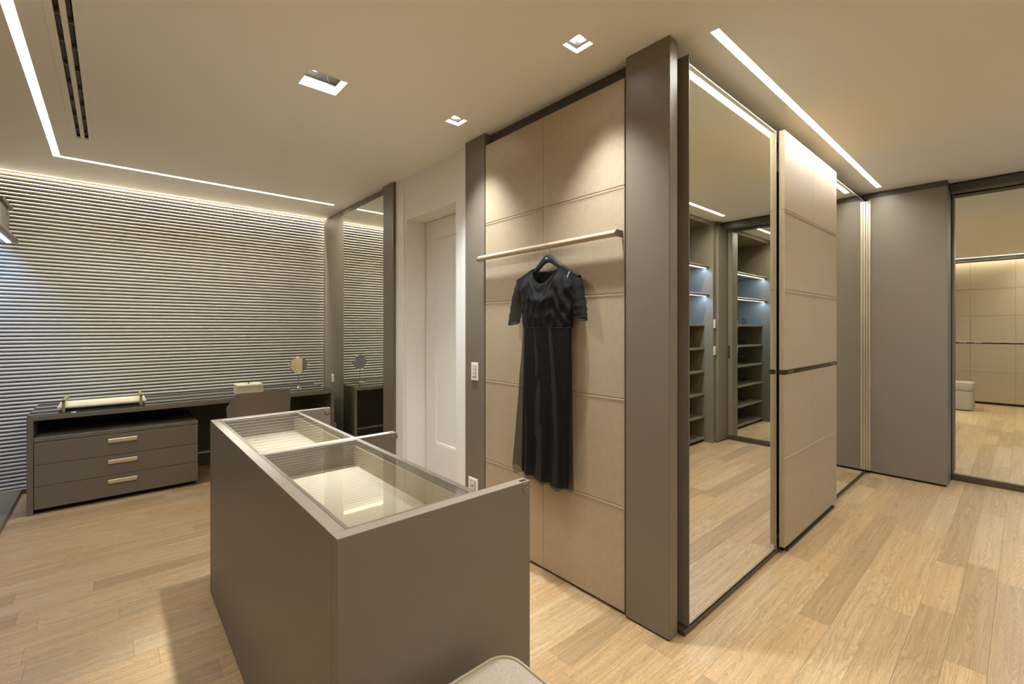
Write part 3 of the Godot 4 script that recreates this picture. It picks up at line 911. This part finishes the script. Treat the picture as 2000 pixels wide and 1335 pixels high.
# ------------------------------------------------------------------ dressing desk, drawers and what stands on it
func build_desk() -> void:
	var d := thing("dressing_desk", "long grey dressing desk with a glossy glass top along the ribbed wall", "desk", P(0.64, 0, 5.05))
	var f := 4.73
	part("top", bx(-0.461, 1.721, 0.679, 0.714, f, 5.395, 0.002), M.taupe, d)
	part("glass_top", bx(-0.459, 1.719, 0.7145, 0.7205, f + 0.002, 5.393, 0.001), M.glass_top, d)
	part("side_panel", bx(-0.461, -0.428, 0.002, 0.679, f, 5.395, 0.002), M.taupe, d)
	part("side_panel", bx(1.688, 1.721, 0.002, 0.679, f, 5.395, 0.002), M.taupe, d)
	part("back_panel", bx(-0.428, 1.688, 0.01, 0.679, 5.372, 5.395), M.taupe_dark, d)
	part("foot_rail", bx(0.57, 1.688, 0.12, 0.14, 5.35, 5.372, 0.002), M.pale_metal, d)
	var c := thing("drawer_chest", "low grey chest of three drawers tucked under the desk", "drawers", P(0.065, 0, 5.05))
	part("carcass", bx(-0.426, 0.556, 0.036, 0.545, f + 0.022, 5.36, 0.001).box(-0.426, 0.556, 0.524, 0.554, f + 0.001, 5.36, 0.002), M.taupe, c)
	part("plinth", bx(-0.42, 0.54, 0.0, 0.036, f + 0.06, 5.3), M.shadow, c)
	var ys := [[0.358, 0.519], [0.202, 0.355], [0.037, 0.199]]
	for i in 3:
		var dr := part("drawer", bx(-0.425, 0.553, ys[i][0], ys[i][1], f, f + 0.021, 0.0015), M.taupe, c)
		var yh: float = [0.470, 0.306, 0.152][i]
		part("handle", bx(-0.026, 0.151, yh - 0.015, yh + 0.015, f - 0.012, f, 0.003), M.brass, dr, "flat pale brass bar handle")
	# tray with gilt handles
	var t := thing("tray", "long ivory tray with square gilt handles on the desk", "tray", P(-0.05, 0.7205, 5.0))
	part("board", bx(-0.312, 0.21, 0.742, 0.757, 4.815, 5.165, 0.002), M.ivory, t)
	for a in [-0.277, 0.176]:
		var h := B()
		h.box(a - 0.009, a + 0.009, 0.7206, 0.808, 4.80, 4.816, 0.002).box(a - 0.009, a + 0.009, 0.7206, 0.808, 5.164, 5.18, 0.002).box(a - 0.009, a + 0.009, 0.792, 0.808, 4.80, 5.18, 0.002)
		part("handle", h, M.gilt, t, "square gilt loop handle")
	# jewellery box
	var j := thing("jewellery_box", "small cream box with a knob on its lid standing on the desk", "box", P(0.985, 0.7205, 4.96))
	part("body", bx(0.88, 1.09, 0.7206, 0.797, 4.85, 5.07, 0.002), M.ivory, j)
	part("lid", bx(0.877, 1.093, 0.798, 0.814, 4.847, 5.073, 0.002), M.ivory, j)
	part("knob", B().lathe(P(0.985, 0.814, 4.96), Vector3.UP, [[0.004, 0.0], [0.004, 0.014], [0.011, 0.015], [0.011, 0.022], [0.0, 0.023]], 16).box(0.955, 1.015, 0.8135, 0.816, 4.952, 4.968, 0.001), M.dark_chrome, j)
	# vanity mirror
	var v := thing("vanity_mirror", "round chrome vanity mirror on a slim stand at the desk's right end", "mirror", P(1.49, 0.7205, 5.13))
	var n := P(-0.306, 0.075, -0.952).normalized()
	var c0 := P(1.49, 0.956, 5.13)
	part("glass", B().lathe(c0, n, [[0.0, 0.0056], [0.079, 0.0056]], 48).lathe(c0, -n, [[0.0, 0.0056], [0.079, 0.0056]], 48), M.mirror, v)
	part("rim", B().lathe(c0, n, [[0.079, 0.0057], [0.083, 0.0075], [0.0865, 0.004], [0.0865, -0.004], [0.083, -0.0075], [0.079, -0.0057]], 48), M.chrome, v)
	var sd := n.cross(Vector3.UP).normalized()
	for s in [-1.0, 1.0]:
		part("pivot", B().lathe(c0 + sd * s * 0.086, sd * s, [[0.005, 0.0], [0.005, 0.007], [0.008, 0.008], [0.008, 0.013], [0.0, 0.014]], 14), M.chrome, v)
	part("stem", B().tube([P(1.49, 0.73, 5.13), P(1.49, 0.872, 5.13)], [0.0045], 12), M.chrome, v)
	part("base", B().lathe(P(1.49, 0.7206, 5.13), Vector3.UP, [[0.075, 0.0], [0.075, 0.005], [0.07, 0.009], [0.012, 0.014], [0.007, 0.022], [0.0, 0.023]], 40), M.chrome, v)

# ------------------------------------------------------------------ island with glass display top
func build_island() -> void:
	var o := thing("dressing_island", "grey dressing island with a glass display top in the middle of the room", "island", P(0.67, 0, 1.9))
	var T := 0.88
	part("side_panel", bx(0.375, 0.408, 0.004, T - 0.0015, 1.05, 2.722, 0.0008), M.taupe, o)
	part("top_edge", bx(0.375, 0.408, T - 0.0014, T, 1.05, 2.722, 0.0005), M.edge, o, "top edge in a paler colour for the light falling on it")
	var ends := [[1.014, 1.049], [1.883, 1.918], [2.723, 2.757]]
	for i in 3:
		var a0: float = 0.375 if i != 1 else 0.4095
		var a1: float = 0.968 if i != 1 else 0.962
		var p := part("end_panel" if i != 1 else "divider", bx(a0, a1, 0.004, T - 0.0015, ends[i][0], ends[i][1], 0.0008), M.taupe, o)
		part("top_edge", bx(a0, a1, T - 0.0014, T, ends[i][0], ends[i][1], 0.0005), M.edge, p, "top edge in a paler colour for the light falling on it")
		var c := P(0.951, T - 0.0195, ends[i][0])
		part("rail_boss", B().lathe(c, Vector3.BACK, [[0.018, -0.002], [0.018, 0.0008], [0.0165, 0.0014], [0.0155, 0.0006], [0.0145, 0.0018], [0.0, 0.0022]], 36), M.frame, p, "round metal rail boss")
		part("boss_mark", bx(0.943, 0.950, T - 0.0205, T - 0.0185, ends[i][0] - 0.0034, ends[i][0] - 0.002, 0.0005).box(0.952, 0.958, T - 0.019, T - 0.017, ends[i][0] - 0.0034, ends[i][0] - 0.002, 0.0005), M.steel, p)
		part("notch", bx(0.937, 0.961, T - 0.001, T + 0.0006, ends[i][0] + 0.007, ends[i][0] + 0.02), M.shadow, p)
	# two glazed bays
	for bay in [[1.05, 1.883], [1.918, 2.723]]:
		var b0: float = bay[0]
		var b1: float = bay[1]
		var fr := B()
		fr.box(0.4095, 0.4205, T - 0.02, T - 0.001, b0 + 0.001, b1 - 0.001, 0.001).box(0.7705, 0.789, T - 0.012, T - 0.0005, b0 + 0.001, b1 - 0.001, 0.001)
		fr.box(0.4205, 0.7705, T - 0.012, T - 0.001, b0 + 0.001, b0 + 0.011, 0.001).box(0.4205, 0.7705, T - 0.012, T - 0.001, b1 - 0.011, b1 - 0.001, 0.001)
		var p := part("glass_frame", fr, M.frame, o)
		part("glass", bx(0.4205, 0.7705, T - 0.0085, T - 0.0025, b0 + 0.011, b1 - 0.011), M.glass, p)
		part("bay_wall", bx(0.772, 0.786, 0.60, T - 0.012, b0, b1).box(0.4095, 0.417, 0.60, T - 0.02, b0, b1), M.taupe, o)
		part("lined_tray", bx(0.417, 0.766, 0.763, 0.775, b0, b1).box(0.766, 0.772, 0.763, 0.853, b0, b1).box(0.417, 0.421, 0.775, 0.848, b0, b1), M.cream, o, "cream lined tray under the glass")
		part("cabinet_body", bx(0.409, 0.80, 0.03, 0.69, b0, b1, 0.001), M.taupe_dark, o)

# ------------------------------------------------------------------ pouf
func rounded_square(ca: float, cb: float, h: float, r: float, y: float, grow: float, k := 8) -> PackedVector3Array:
	var ring_ := PackedVector3Array()
	var hh := h + grow
	for q in 4:
		var sx: float = [1.0, -1.0, -1.0, 1.0][q]
		var sy: float = [1.0, 1.0, -1.0, -1.0][q]
		for i in k + 1:
			var t := PI / 2 * q + PI / 2 * i / k
			ring_.append(P(ca + sx * (hh - r) + r * cos(t), y, cb + sy * (hh - r) + r * sin(t)))
	return ring_

func build_pouf() -> void:
	var ca := 0.628
	var cb := 0.765
	var o := thing("pouf", "square pale woven pouf with rounded corners against the island's end", "pouf", P(ca, 0, cb))
	var rows := []
	for p in [[0.012, -0.008], [0.03, 0.0], [0.15, 0.004], [0.30, 0.002], [0.318, -0.004], [0.325, -0.014]]:
		rows.append(rounded_square(ca, cb, 0.196, 0.06, p[0], p[1]))
	var body := B().grid(rows, true)
	body.fan(rows[-1], Vector3.UP)
	part("body", body, M.cloth, o)
	rows = []
	for p in [[0.322, -0.016], [0.33, -0.004], [0.345, 0.003], [0.40, 0.006], [0.44, 0.003], [0.45, -0.003]]:
		rows.append(rounded_square(ca, cb, 0.196, 0.06, p[0], p[1]))
	for p in [[0.4525, -0.012], [0.4545, -0.05], [0.4565, -0.10], [0.458, -0.15], [0.4585, -0.19]]:
		var src := rounded_square(ca, cb, 0.196, 0.06, p[0], 0.0)
		var k: float = (0.196 + p[1]) / 0.196
		var line := PackedVector3Array()
		for q in src: line.append(Vector3(ca + (q.x - ca) * k, p[0], -cb + (q.z + cb) * k))
		rows.append(line)
	var cush := B().grid(rows, true)
	cush.fan(rows[-1], Vector3.UP)
	part("cushion", cush, M.cloth, o)
	for y in [0.451, 0.324]:
		var path := []
		for q in rounded_square(ca, cb, 0.196, 0.06, y, -0.001): path.append(q)
		path.append(path[0])
		part("piping", B().tube(path, [0.0042], 8, false), M.piping, o)
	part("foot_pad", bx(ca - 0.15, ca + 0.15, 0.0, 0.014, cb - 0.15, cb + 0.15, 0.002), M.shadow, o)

# ------------------------------------------------------------------ chair
func build_chair() -> void:
	var c := P(1.0, 0, 4.60)
	var o := thing("desk_chair", "brown upholstered barrel-back chair pushed up to the desk", "chair", c)
	var yaw := 0.05
	var at := func(x: float, y: float, z: float) -> Vector3:   # local: -z towards the desk, +z towards the camera
		return c + Vector3(x * cos(yaw) + z * sin(yaw), y, -x * sin(yaw) + z * cos(yaw))
	# wrap-around shell: angle 0 is the middle of the back
	var outer := []
	var inner := []
	var N := 41
	for i in 9:
		var s := i / 8.0
		var lo := PackedVector3Array()
		var li := PackedVector3Array()
		for j in N:
			var t := lerpf(-1.0, 1.0, j / float(N - 1))
			var ang := t * 1.95
			var top := 0.80 - 0.16 * smoothstep(0.42, 1.0, absf(t)) + 0.012 * t * (1.0 - smoothstep(0.5, 1.0, absf(t)))
			var y := lerpf(0.40, top, s)
			var flare := 0.012 * s
			var rx := 0.235 + flare
			var rz := 0.205 + 0.02 * s
			var x := signf(sin(ang)) * pow(absf(sin(ang)), 0.72) * rx
			var z := signf(cos(ang)) * pow(absf(cos(ang)), 0.72) * rz
			lo.append(at.call(x, y, z)); li.append(at.call(x * 0.86, y + (0.0 if i < 8 else -0.004), z * 0.86))
		outer.append(lo); inner.append(li)
	var sh := B()
	sh.grid(outer, false, Vector3.BACK)
	sh.grid(inner, false, Vector3.FORWARD)
	sh.grid([outer[-1], inner[-1]], false, Vector3.UP)
	sh.grid([outer[0], inner[0]], false, Vector3.DOWN)
	for j in [0, N - 1]:
		var l0 := PackedVector3Array()
		var l1 := PackedVector3Array()
		for i in 9:
			l0.append(outer[i][j]); l1.append(inner[i][j])
		sh.grid([l0, l1], false, Vector3.FORWARD)
	part("backrest", sh, M.chair, o)
	var rows := []
	for p in [[0.36, 0.17], [0.37, 0.198], [0.40, 0.205], [0.45, 0.2], [0.468, 0.185], [0.474, 0.12], [0.476, 0.02]]:
		var line := PackedVector3Array()
		for j in 32:
			var t := TAU * j / 32
			line.append(at.call(signf(cos(t)) * pow(absf(cos(t)), 0.6) * p[1], p[0], signf(sin(t)) * pow(absf(sin(t)), 0.6) * p[1] - 0.01))
		rows.append(line)
	var seat := B().grid(rows, true)
	seat.fan(rows[0], Vector3.DOWN); seat.fan(rows[-1], Vector3.UP)
	part("seat", seat, M.chair, o)
	for sx in [-1.0, 1.0]:
		for sz in [-1.0, 1.0]:
			part("leg", B().tube([at.call(sx * 0.15, 0.38, sz * 0.14), at.call(sx * 0.175, 0.0, sz * 0.165)], [0.016, 0.010], 12), M.taupe_dark, o)

# ------------------------------------------------------------------ hanging rail, hanger and dress
func build_rod_and_dress() -> void:
	var RA := 1.757
	var RY := 1.792
	var o := thing("hanging_rail", "leather-wrapped hanging rail fixed across the tan leather wall panel", "rail", P(RA, RY, 1.775))
	part("bar", B().tube([P(RA, RY, 1.262), P(RA, RY, 1.266), P(RA, RY, 2.305), P(RA, RY, 2.309)], [0.0135, 0.0158, 0.0158, 0.0135], 24), M.leather_rod, o)
	for b in [1.253, 2.309]:
		var br := B().lathe(P(RA, RY, b), Vector3.FORWARD, [[0.0, 0.0], [0.0175, 0.0], [0.0175, 0.0085], [0.0, 0.0085]], 28)
		br.box(RA + 0.002, 1.803, RY - 0.0165, RY + 0.0165, b + 0.0008, b + 0.0078, 0.001)
		part("bracket", br, M.steel, o)
	var seam := B()
	seam.box(RA - 0.0165, RA - 0.0152, RY - 0.002, RY + 0.0, 1.27, 2.30, 0.0005)
	part("seam", seam, M.thread, o)
	# hanger
	var hb := 1.70
	var h := thing("clothes_hanger", "black hanger with a slim metal hook on the leather-wrapped rail", "hanger", P(RA, 1.61, hb))
	var hook := []
	for k in 15:
		var t := lerpf(-0.35 * PI, 1.05 * PI, k / 14.0)
		hook.append(P(RA + 0.0195 * cos(t), RY + 0.003 + 0.0195 * sin(t), hb))
	hook.reverse()
	hook.append_array([P(RA + 0.006, RY - 0.03, hb), P(RA, RY - 0.045, hb), P(RA, RY - 0.07, hb)])
	part("hook", B().tube(hook, [0.0018], 8), M.chrome, h)
	# body: broad shoulders cut from a flat blank, rounded by its rail profile
	var top := [[1.92, 1.612], [1.905, 1.622], [1.865, 1.643], [1.812, 1.668], [1.765, 1.706], [1.73, 1.735], [1.712, 1.744], [1.70, 1.746], [1.688, 1.744], [1.67, 1.735], [1.635, 1.708], [1.59, 1.670], [1.545, 1.640], [1.50, 1.611], [1.486, 1.602]]
	var bot := [[1.92, 1.60], [1.905, 1.600], [1.865, 1.614], [1.812, 1.640], [1.765, 1.669], [1.73, 1.692], [1.712, 1.70], [1.70, 1.702], [1.688, 1.70], [1.67, 1.692], [1.635, 1.672], [1.59, 1.646], [1.545, 1.618], [1.50, 1.594], [1.486, 1.592]]
	var rows := []
	for i in top.size():
		var line := PackedVector3Array()
		var cy: float = (top[i][1] + bot[i][1]) / 2.0
		var hy: float = (top[i][1] - bot[i][1]) / 2.0
		for j in 14:
			var t := TAU * j / 14
			line.append(P(RA + 0.0092 * signf(cos(t)) * pow(absf(cos(t)), 0.7), cy + hy * signf(sin(t)) * pow(absf(sin(t)), 0.7), top[i][0]))
		rows.append(line)
	var body := B().grid(rows, true)
	body.fan(rows[0], Vector3.FORWARD); body.fan(rows[-1], Vector3.BACK)
	part("shoulders", body, M.black, h)
	part("bar", B().tube([P(RA, 1.655, 1.805), P(RA, 1.657, 1.60)], [0.0035], 10), M.black, h)
	part("badge", bx(RA - 0.0102, RA - 0.009, 1.7215, 1.7265, 1.692, 1.712, 0.0006), M.plastic, h, "tiny pale printed mark")
	build_dress(RA)

func dress_wave(x: float, s: int) -> float:
	return sin(x * 17.0 + s) * 0.55 + sin(x * 31.0 + s * 2.1) * 0.3 + sin(x * 53.0 + s * 0.7) * 0.15

func build_dress(ra: float) -> void:
	var o := thing("dress", "long black dress with sheer short sleeves and cowl neckline on the hanger", "dress", P(ra, 0.52, 1.71))
	var nz := noise(33, 1.0)
	# bodice: front and back sheets between the shoulder line and the waist
	var W := 49
	var H := 26
	var crest := []
	for side in 2:
		var rows := []
		for i in H:
			var v := i / float(H - 1)
			var line := PackedVector3Array()
			# outline of the side edge: shoulder, armhole, waist
			var bl := 1.941
			var br := 1.480
			if v < 0.3:
				bl = lerpf(1.941, 1.905, v / 0.3); br = lerpf(1.480, 1.512, v / 0.3)
			else:
				bl = lerpf(1.905, 1.878, (v - 0.3) / 0.7); br = lerpf(1.512, 1.536, (v - 0.3) / 0.7)
			for j in W:
				var u := j / float(W - 1)
				# top edge: shoulder - neck - cowl dip - neck - shoulder
				var yt := 0.0
				var dip := 1.588 if side == 0 else 1.655
				if u < 0.29: yt = lerpf(1.624, 1.676, u / 0.29)
				elif u > 0.73: yt = lerpf(1.678, 1.612, (u - 0.73) / 0.27)
				else:
					var t := (u - 0.29) / 0.44
					yt = lerpf(1.676, 1.678, t) - (1.677 - dip) * pow(sin(PI * pow(t, 0.92)), 0.8)
				var y := lerpf(yt, 1.352, v)
				var b := lerpf(bl, br, u)
				var bulge := pow(maxf(0.0, sin(PI * u)), 0.55)
				var a := ra
				var loose := maxf(smoothstep(0.0, 0.28, v), 0.75 * smoothstep(0.27, 0.40, u) * (1.0 - smoothstep(0.62, 0.75, u)))
				if side == 0:
					a -= 0.0135 + loose * bulge * (0.033 + 0.012 * sin(PI * v))
					# swags of the cowl
					var cowl := exp(-pow((u - 0.5) / 0.3, 2.0)) * exp(-pow((v - 0.35) / 0.5, 2.0))
					var sag := v * 7.5 - 1.5 * pow(absf(u - 0.5) * 2.0, 1.6)
					a -= 0.010 * loose * cowl * (0.5 + 0.5 * sin(sag * 2.4))
					a += loose * 0.0045 * nz.get_noise_2d(u * 9.0, v * 6.0) - loose * (0.004 * sin(u * 40.0 + v * 9.0) * (1.0 - bulge) + 0.004 * sin((u * 1.6 - v) * 22.0) * smoothstep(0.62, 0.85, u))
				else:
					a += 0.0135 + loose * bulge * 0.02
				line.append(P(a, y, b))
			rows.append(line)
		crest.append(rows[0])
		part("bodice", B().grid(rows, false, Vector3.LEFT if side == 0 else Vector3.RIGHT), M.bodice, o)
	# cloth over the hanger's arms joins the two sheets
	for span in [[0, 14], [36, 48]]:
		var f0 := PackedVector3Array()
		var f1 := PackedVector3Array()
		var f2 := PackedVector3Array()
		for j in range(span[0], span[1] + 1):
			var p: Vector3 = crest[0][j]
			var q: Vector3 = crest[1][j]
			f0.append(p); f1.append((p + q) / 2.0 + Vector3(0, 0.006, 0)); f2.append(q)
		part("shoulder", B().grid([f0, f1, f2], false, Vector3.UP), M.bodice, o)
	# sleeves
	for side in 2:
		var path := [P(ra, 1.616, 1.930), P(ra - 0.002, 1.568, 1.931), P(ra - 0.003, 1.50, 1.940), P(ra - 0.004, 1.44, 1.950), P(ra - 0.006, 1.395, 1.960), P(ra - 0.006, 1.378, 1.963)]
		if side == 1: path = [P(ra, 1.606, 1.491), P(ra - 0.002, 1.565, 1.488), P(ra - 0.003, 1.50, 1.482), P(ra - 0.004, 1.45, 1.475), P(ra - 0.006, 1.412, 1.469), P(ra - 0.006, 1.397, 1.467)]
		var half := [0.018, 0.031, 0.039, 0.039, 0.036, 0.035]
		var deep := [0.014, 0.028, 0.036, 0.037, 0.036, 0.036]
		var tilt := -0.26 if side == 0 else 0.26
		var rows := []
		for i in 21:
			var f := i / 20.0 * (path.size() - 1)
			var k := mini(int(f), path.size() - 2)
			var t := f - k
			var p: Vector3 = (path[k] as Vector3).lerp(path[k + 1], t)
			var hw := lerpf(half[k], half[k + 1], t)
			var dp := lerpf(deep[k], deep[k + 1], t)
			var line := PackedVector3Array()
			for j in 32:
				var an := TAU * j / 32
				var wob := 1.0 + 0.10 * nz.get_noise_2d(j * 0.9 + side * 40.0, i * 0.5) * (1.0 if j < 30 else 0.4) + 0.05 * sin(i * 1.9 + j * 0.6)
				var db := hw * cos(an) * wob
				line.append(p + Vector3(-dp * sin(an) * wob if sin(an) > 0 else -dp * 0.7 * sin(an) * wob, db * tilt * (1.0 if side == 0 else 1.0), -db))
			rows.append(line)
		var sl := part("sleeve", B().grid(rows, true), M.sleeve, o)
		var hem := []
		for q in rows[-1]: hem.append(q)
		hem.append(hem[0])
		part("cuff", B().tube(hem, [0.003], 6, false), M.satin, sl)
	# waist seam
	var seam := []
	for j in 41:
		var an := TAU * j / 40
		seam.append(P(ra - 0.006 - (0.042 if sin(an) > 0 else 0.034) * sin(an), 1.352, 1.707 + 0.172 * signf(cos(an)) * pow(absf(cos(an)), 0.75)))
	part("waist_seam", B().tube(seam, [0.0022], 6, false), M.satin, o)
	# opaque slip skirt and the sheer overskirt
	for layer in 2:
		var rows := []
		var n := 40
		for i in n:
			var s := i / float(n - 1)
			var bl := lerpf(1.868, 1.893, s) if layer == 0 else lerpf(1.879, 1.972, pow(s, 1.15))
			var br := lerpf(1.538, 1.553, s) if layer == 0 else lerpf(1.535, 1.520, s)
			var y := lerpf(1.354, 0.556 if layer == 0 else 0.545, s)
			var line := PackedVector3Array()
			for j in 96:
				var an := TAU * j / 96
				var cx := signf(cos(an)) * pow(absf(cos(an)), 0.72)
				var sx := signf(sin(an)) * pow(absf(sin(an)), 0.8)
				var b := (bl + br) / 2.0 + (bl - br) / 2.0 * cx
				var fold := dress_wave(b * 3.2 + 0.15 * sin(s * 2.0), layer * 3) * lerpf(0.006, 0.015 if layer == 0 else 0.012, s)
				var a := ra - 0.006 - sx * ((0.040 + 0.006 * layer + 0.006 * s) if sin(an) > 0 else 0.031 + 0.003 * layer)
				if sin(an) > 0: a -= fold * sin(an)
				var yy := y - s * (0.028 * (1.0 - (b - br) / (bl - br)) + 0.012 * sin(b * 60.0) * (1.0 if layer == 1 else 0.3))
				line.append(P(a, yy, b))
			rows.append(line)
		part("underskirt" if layer == 0 else "overskirt", B().grid(rows, true), M.satin if layer == 0 else M.chiffon, o)
	# beads on the right shoulder
	var tuck := P(ra - 0.032, 1.608, 1.534)
	for k in 5:
		part("bead", B().lathe(tuck + Vector3(0.0, 0.006 * k, 0.0035 * k), Vector3.LEFT, [[0.0035, 0.0], [0.003, 0.002], [0.0, 0.0035]], 10), M.plastic, o)
